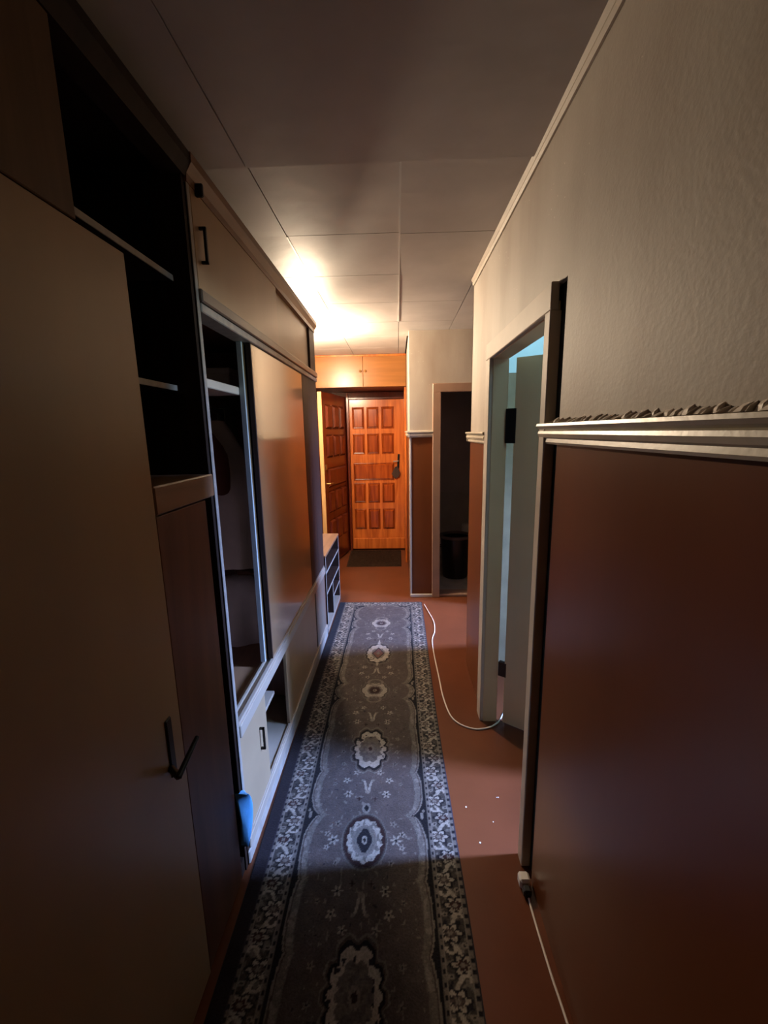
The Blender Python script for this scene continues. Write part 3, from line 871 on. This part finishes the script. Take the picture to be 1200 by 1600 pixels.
# ------------------------------------------------------------------ shoe rack past the wardrobe
R0, R1, RX = 3.16, 3.89, WF
sr = thing('shoe_rack', 'low open shoe rack with wooden top beyond the wardrobe end', 'rack', ((RX + XB) / 2, (R0 + R1) / 2, 0))
XR = -.93
build('top_board', MB().box(XR, RX + .004, R0 - .01, R1 + .005, .635, .655, b=.003), 'board_brown', sr)
for y in (R0, R1 - .016):
    s1 = build('side_board', MB().box(XR, RX - .002, y, y + .016, 0, .634), 'stile_dark', sr)
    build('front_edging', MB().box(RX - .002, RX + .001, y, y + .016, .0, .634), 'edge_light', s1)
build('back_board', MB().box(XR, XR + .005, R0 + .017, R1 - .017, .02, .63), 'stile_dark', sr)
for (y0, y1, z) in ((R0 + .017, R1 - .017, .495), (R0 + .017, R1 - .017, .322), (3.485, R1 - .017, .18)):
    s1 = build('shelf', MB().box(XR + .006, RX - .002, y0, y1, z, z + .015), 'stile_dark', sr)
    build('front_edging', MB().box(RX - .002, RX + .001, y0, y1, z, z + .015), 'edge_light', s1)
s1 = build('divider', MB().box(XR + .006, RX - .002, 3.470, 3.485, .04, .321), 'stile_dark', sr)
build('front_edging', MB().box(RX - .002, RX + .001, 3.470, 3.485, .04, .321), 'edge_light', s1)
build('base_board', MB().box(XR + .006, RX, R0 + .017, R1 - .017, .0, .038), 'rail_grey', sr)

# ------------------------------------------------------------------ runner rug
def make_rug():
    xc, hw_ = -.152, .368
    uL = -.413
    v0, v1 = -.60, 3.775
    st = .004
    nu, nv = int((hw_ - uL) / st), int((v1 - v0) / st)
    u = np.linspace(uL, hw_, nu + 1)
    v = np.linspace(v0, v1, nv + 1)
    U, V = np.meshgrid(u, v)
    A = np.abs(U)
    rng = np.random.default_rng(4)
    def noise(sc):
        g = rng.random((int((v1 - v0) / sc) + 3, int((hw_ - uL) / sc) + 3))
        a, b = (V - v0) / sc, (U - uL) / sc
        i, j = a.astype(int), b.astype(int)
        fa, fb = a - i, b - j
        return g[i, j] * (1 - fa) * (1 - fb) + g[i + 1, j] * fa * (1 - fb) + g[i, j + 1] * (1 - fa) * fb + g[i + 1, j + 1] * fa * fb
    n1, n2, n3 = noise(.012), noise(.03), noise(.007)
    NAVY = np.array((.010, .008, .010)); FIELD = np.array((.100, .076, .066)); LIGHT = np.array((.29, .25, .21))
    CREAM = np.array((.46, .40, .33)); TAUPE = np.array((.080, .058, .048)); MAROON = np.array((.040, .016, .014)); MID = np.array((.20, .168, .142))
    ROSE = np.array((.13, .06, .05))
    Cc = np.empty(U.shape + (3,))
    Cc[:] = NAVY
    def put(mask, col):
        Cc[mask] = col
    # scalloped field
    cusps = [-.62, -.30, .06, .18, .52, .74, 1.02, 1.24, 1.505, 1.735, 2.05, 2.30, 2.455, 2.70, 2.99, 3.245, 3.405, 3.66, 3.80]
    depth = [.05, .03, .055, .055, .03, .02, .02, .02, .06, .025, .012, .055, .055, .012, .012, .055, .055, .07, .1]
    hw = np.full(U.shape, .0)
    for k in range(len(cusps) - 1):
        t = (V - cusps[k]) / (cusps[k + 1] - cusps[k])
        m = (t >= 0) & (t < 1)
        e = np.where(t < .5, depth[k], depth[k + 1])
        bulge = np.sin(np.pi * np.clip(t, 0, 1)) ** .45
        hw = np.where(m, .248 - e * (1 - bulge), hw)
    hw = np.where(V > 3.66, .248 - .07 - (V - 3.66) * 3, hw)
    hw = np.maximum(hw, 0)
    D = hw - A + .004 * (n2 - .5)
    put(D > 0, FIELD)
    fm = D > .034
    Cc[fm] = (FIELD * (.82 + .36 * n2[..., None]))[fm]
    put((D > 0) & (D < .006), LIGHT * .75)
    put((D >= .006) & (D < .011), TAUPE)
    band = (D >= .011) & (D < .034)
    Cc[band] = np.where((n1 > .62)[..., None], LIGHT * .8, MID * .8)[band]
    put((D >= .031) & (D < .035), LIGHT * .55)
    # sprinkled small buds in the field
    put(fm & (n1 > .86), MID)
    put(fm & (n1 < .08), NAVY * 3)
    # flowers
    def flower(cu, cv, r, col=CREAM, k=5, ph=0.0, core=NAVY):
        for s in (-1, 1):
            du, dv = U - s * cu, (V - cv)
            R = np.hypot(du, dv); T = np.arctan2(dv, du)
            put(R < r * (.62 + .38 * np.cos(k * T + ph)) + .002, col)
            put(R < r * .28, core)
            if cu == 0: break
    def medallion(cv, kind):
        dv = V - cv
        T = np.arctan2(dv, U)
        if kind == 'A':
            R = np.hypot(U / .083, dv / .108)
            put(R < 1.12, LIGHT * .5); put(R < 1.06, FIELD * .6); put(R < 1.0, MAROON * .8)
            j = R * (1 + .045 * np.cos(14 * T))
            put(j < .84, CREAM * .8); put((j < .84) & (n1 > .6), LIGHT * .55)
            put(R < .60, MID); put(R < .52, LIGHT * .55)
            dm = A / .034 + np.abs(dv) / .062
            dm = np.maximum(dm, np.maximum(A / .030, np.abs(dv) / .05) * 1.05)
            put(dm < 1.25, LIGHT * .6); put(dm < 1.05, NAVY * 1.4)
            put(np.hypot(U / .011, dv / .018) < 1, CREAM * .7); put(np.hypot(U / .005, dv / .009) < 1, NAVY)
            flower(.125, cv + .0, .022, CREAM * .75, 6, .5); flower(.15, cv + .025, .012, LIGHT); flower(.148, cv - .03, .012, LIGHT)
            flower(.115, cv + .07, .014, MID, 5); flower(.105, cv - .09, .012, MID, 5)
            put((np.hypot(U / .018, (dv - .145) / .026) < 1), LIGHT * .8); put((np.hypot(U / .009, (dv - .145) / .015) < 1), NAVY)
        if kind == 'B':
            j = np.hypot(U / .088, dv / .142) * (1 + .075 * np.cos(10 * T + math.pi)) * (1 + .03 * np.cos(20 * T))
            put(j < 1.12, LIGHT * .6); put(j < 1.05, TAUPE); put(j < .98, NAVY * .9)
            put(j < .87, CREAM * .9); put((j < .87) & (n1 > .72), NAVY * 2)
            put(j < .62, np.array((.15, .125, .105)))
            Cc[(j < .60) & (n1 > .6)] = np.array((.11, .09, .08))
            put(j < .2, MID); put(j < .1, MAROON)
            flower(.135, cv - .02, .012, MID); flower(.125, cv - .10, .012, LIGHT * .6); flower(.14, cv + .07, .012, MID)
        if kind == 'C':
            hx = np.maximum(A / .083 + np.abs(dv) / .16, np.abs(dv) / .072)
            j = hx * (1 + .04 * np.cos(12 * T))
            put(j < 1.22, LIGHT * .5); put(j < 1.12, TAUPE); put(j < 1.0, CREAM * .8)
            put(j < .62, MID); put(j < .50, TAUPE); put(j < .40, MAROON); put(np.hypot(U, dv) < .012, CREAM * .6); put(np.hypot(U, dv) < .006, NAVY)
            put((np.abs(np.hypot(U / .045, (dv - .085) / .03) - 1) < .18), MID)
            put((np.abs(np.hypot(U / .04, (dv + .09) / .028) - 1) < .18), MID)
            flower(.125, cv, .014, LIGHT * .6); flower(.14, cv + .03, .008, LIGHT * .6)
        if kind == 'D':
            R = np.hypot(U / .088, dv / .135); j = R * (1 + .05 * np.cos(14 * T))
            put(j < 1.16, LIGHT * .5); put(j < 1.08, TAUPE); put(R < 1.0, NAVY * 1.5); put(j < .92, CREAM); put((j < .9) & (n1 > .75), LIGHT * .5)
            put(j < .55, LIGHT * .7)
            dm = A / .038 + np.abs(dv) / .068
            put(dm < 1.2, NAVY * 2); put(dm < 1.0, ROSE * 1.4); put(dm < .4, MID)
            put((A < .012 - .012 * (dv - .135) / .07) & (dv > .135) & (dv < .20), CREAM * .9)
            put((A < .010 * (1 - (-dv - .135) / .04)) & (dv < -.135) & (dv > -.175), CREAM * .8)
    def gap(vm, s=1):
        flower(.055, vm + s * .075, .015, CREAM * .75); flower(.098, vm + s * .03, .017, CREAM * .8, 5, 1.0); flower(.085, vm - s * .045, .019, CREAM * .8, 6)
        w_ = (V - vm) * s
        put((np.abs(A - (.007 + .012 * np.clip((w_ + .03) / .06, 0, 1) ** 2)) < .0052) & (np.abs(w_) < .032), CREAM * .75)
        put(np.hypot(U / .012, (w_ + .032) / .010) < 1, LIGHT * .8)
        put(np.hypot((A - .024) / .008, (w_ - .030) / .006) < 1, LIGHT * .7)
        flower(.035, vm - s * .07, .010, MAROON, 4); flower(.15, vm + .01, .010, MID)
    for cv, kd in ((-.02, 'D'), (.43, 'C'), (.92, 'B'), (1.394, 'A'), (1.884, 'B'), (2.381, 'C'), (2.831, 'D'), (3.322, 'C')):
        medallion(cv, kd)
    for vm, s in ((.19, 1), (.66, 1), (1.16, -1), (1.655, 1), (2.135, 1), (2.60, -1), (3.10, 1)):
        gap(vm, s)
    # buds on the dark guard beside the cusps
    for c, dp in zip(cusps, depth):
        if dp > .05 and c < 3.6:
            for s in (-1, 1):
                put(np.hypot((U - s * .236) / .007, (V - c) / .016) < 1, LIGHT * .85)
                put(np.hypot((U - s * .244) / .005, (V - c - .022) / .008) < 1, LIGHT * .7)
    # corner spandrels at the far end
    sp_ = (V > 3.60) & (D < 0) & (A < .255)
    Cc[sp_ & (n1 > .55)] = LIGHT * .55
    # side borders
    def border(Bc, L, on, lo, hi):
        """Bc across the band, L along it"""
        w = (hi - lo); c = (lo + hi) / 2
        x = (Bc - c) / (w / 2)                       # -1..1
        put(on, TAUPE * 1.0)
        g = on & (np.abs(x) > .80)
        Cc[g] = np.where((np.mod(L, .03) < .019)[..., None], MID * .95, NAVY * 1.5)[g]
        put(on & (np.abs(np.abs(x) - .78) < .05), LIGHT * .85)
        inn = on & (np.abs(x) < .72)
        per = .165
        ph = L / per * 2 * math.pi + .8 * (n2 - .5)
        bx_ = x * .034
        t = np.mod(L, per) - per / 2
        put(inn, MID * .33)
        put(inn & (n1 > .66), LIGHT * .6)
        put(inn & (n1 < .22), NAVY * 2)
        put(inn & (np.abs(x - .42 * np.sin(ph)) < .15), CREAM * .85)                 # vine
        for c0, sd in ((-.25, 1), (.25, -1)):
            dt = np.mod(L - c0 * per + per / 2, per) - per / 2
            du = bx_ + sd * .010
            R1 = np.hypot(du, dt); T1 = np.arctan2(dt, du)
            lob = .026 * (.80 + .20 * np.cos(6 * T1))
            put(inn & (R1 < lob + .007), NAVY * 1.5)
            put(inn & (R1 < lob), CREAM * (.95 if sd > 0 else .8))
            put(inn & (R1 < lob * .62), (MAROON if sd < 0 else TAUPE) * 1.3)
            put(inn & (R1 < lob * .30), LIGHT * .8)
            put(inn & (R1 < lob) & (R1 > lob * .6) & (np.cos(6 * T1) < -.75), NAVY * 1.5)
        for c0, sd in ((0.03, 1), (.5, -1)):
            dt = np.mod(L - c0 * per + per / 2, per) - per / 2
            put(inn & (np.abs(np.hypot(bx_ - sd * .012, dt) - .011) < .004) & (dt * sd > -.004), CREAM * .95)
            put(inn & (np.hypot(bx_ + sd * .018, dt - .008) < .0075), LIGHT * .9)
            put(inn & (np.hypot(bx_ + sd * .018, dt - .008) < .003), NAVY)
    border(A, V + .03 * np.sign(U), (A > .262) & (A < .360) & (V < 3.765), .262, .360)
    e = (V > 3.688) & (V < 3.765) & (A < .30)
    border(V, U + .0825, e, 3.688, 3.765)
    put((A > .360) | (V > 3.765), np.array((.045, .035, .045)))
    put(U < -.362, np.array((.022, .016, .020)))
    put(((A > .2595) & (A < .263)) & (V < 3.69), LIGHT * .5)
    Cc *= .5 * (.85 + .3 * n3)[..., None]
    Z = .007 + .0012 * (n2 - .5) + .0006 * (n3 - .5)
    Z[0, :] = Z[-1, :] = .0005
    Z[:, 0] = Z[:, -1] = .0005
    X = xc + U + .006 * np.sin(V * 2.1) + (V - 2.0) * -.004
    W = nu + 1
    co = np.stack((X, V, Z), -1).reshape(-1, 3).astype(np.float32)
    ii = (np.arange(nv)[:, None] * W + np.arange(nu)[None, :]).reshape(-1)
    quads = np.stack((ii, ii + 1, ii + W + 1, ii + W), -1).astype(np.int32)
    me = bpy.data.meshes.new('runner_rug')
    me.vertices.add(len(co)); me.vertices.foreach_set('co', co.ravel())
    me.loops.add(quads.size); me.loops.foreach_set('vertex_index', quads.ravel())
    me.polygons.add(len(quads))
    me.polygons.foreach_set('loop_start', np.arange(0, quads.size, 4, dtype=np.int32))
    me.update(calc_edges=True)
    ca = me.color_attributes.new('weave', 'FLOAT_COLOR', 'POINT')
    rgba = np.ones((len(co), 4), np.float32)
    rgba[:, :3] = Cc.reshape(-1, 3)
    ca.data.foreach_set('color', rgba.ravel())
    me.polygons.foreach_set('use_smooth', np.ones(len(quads), dtype=bool))
    me.materials.append(MATS['rug_pile'])
    me.validate()
    o = bpy.data.objects.new('runner_rug', me)
    COL.objects.link(o)
    tag(o, 'long patterned runner rug with medallions and dark scalloped border', 'rug')
make_rug()

# ------------------------------------------------------------------ cables, socket, small things
def cable(name, label, pts, r=.0042):
    return tag(build(name, MB().tube(spline(pts, 8), r, 8), 'cable_white'), label, 'cable')
z_ = .0048
cable('white_cable', 'thin white cable curving over the floor into the half-open doorway',
      [(.235, 3.72, z_), (.262, 3.56, z_), (.292, 3.36, z_), (.285, 3.18, z_), (.253, 3.03, z_), (.250, 2.80, z_), (.257, 2.52, z_), (.262, 2.32, z_), (.285, 2.15, z_), (.330, 2.075, z_),
       (.395, 2.040, z_), (.445, 2.040, z_), (.490, 2.055, z_), (.525, 2.078, z_), (.555, 2.11, z_), (.60, 2.19, z_), (.66, 2.30, z_)])
es = thing('extension_socket', 'white plug socket on the floor at the foot of the door casing', 'socket', (.437, 1.235, 0))
build('socket_head', MB().box(.415, .453, 1.222, 1.262, .001, .040, b=.007), 'plastic_white', es)
build('plug', MB().box(.420, .448, 1.192, 1.221, .003, .032, b=.006), 'plastic_black', es)
cable('extension_cable', 'thin white cable running along the foot of the brown wall panel',
      [(.436, 1.19, .010), (.436, 1.16, z_), (.437, 1.08, z_), (.440, .98, z_), (.446, .88, z_), (.450, .70, z_), (.445, .45, z_), (.450, .1, z_), (.445, -.4, z_)], .0038)
rf = random.Random(2)
for k in range(5):
    px, py = rf.uniform(.25, .43), rf.uniform(1.36, 1.62)
    s = rf.uniform(.002, .0045)
    poly = [(px + s * rf.uniform(.6, 1.2) * math.cos(a), py + s * rf.uniform(.6, 1.2) * math.sin(a)) for a in [i * 2 * math.pi / 6 for i in range(6)]]
    tag(build('paint_flake', MB().prism(poly, 'Z', .0003, .0018), 'plastic_white'), 'tiny white paint flake on the floor beside the rug', 'flake', 'paint flakes on the lit floor')

# ------------------------------------------------------------------ bathroom bin
cx, cy2 = .625, 4.50
bn = thing('bathroom_bin', 'tall black bin with a pale rim standing in the dark bathroom', 'bin', (cx, cy2, .012))
build('bin_body', MB().lathe(cx, cy2, [(.0, .012), (.130, .012), (.138, .03), (.158, .46), (.150, .462), (.132, .05), (0, .045)], 36), 'bin_black', bn)
build('bin_rim', MB().lathe(cx, cy2, [(.150, .455), (.168, .455), (.176, .470), (.170, .486), (.158, .490), (.148, .480), (.150, .455)], 36), 'bin_rim', bn)
for s in (-1, 1):
    build('bin_handle', MB().tube(spline([(cx + s * .152, cy2 - .04, .36), (cx + s * .185, cy2 - .03, .36), (cx + s * .19, cy2, .355), (cx + s * .185, cy2 + .03, .36), (cx + s * .152, cy2 + .04, .36)], 5), .006, 8), 'bin_black', bn)
tag(build('white_container', MB().lathe(.80, 4.88, [(.0, .012), (.05, .012), (.052, .03), (.052, .50), (.05, .52), (.02, .52), (.0, .52)], 22), 'plastic_white'), 'white container standing behind the black bin', 'container')
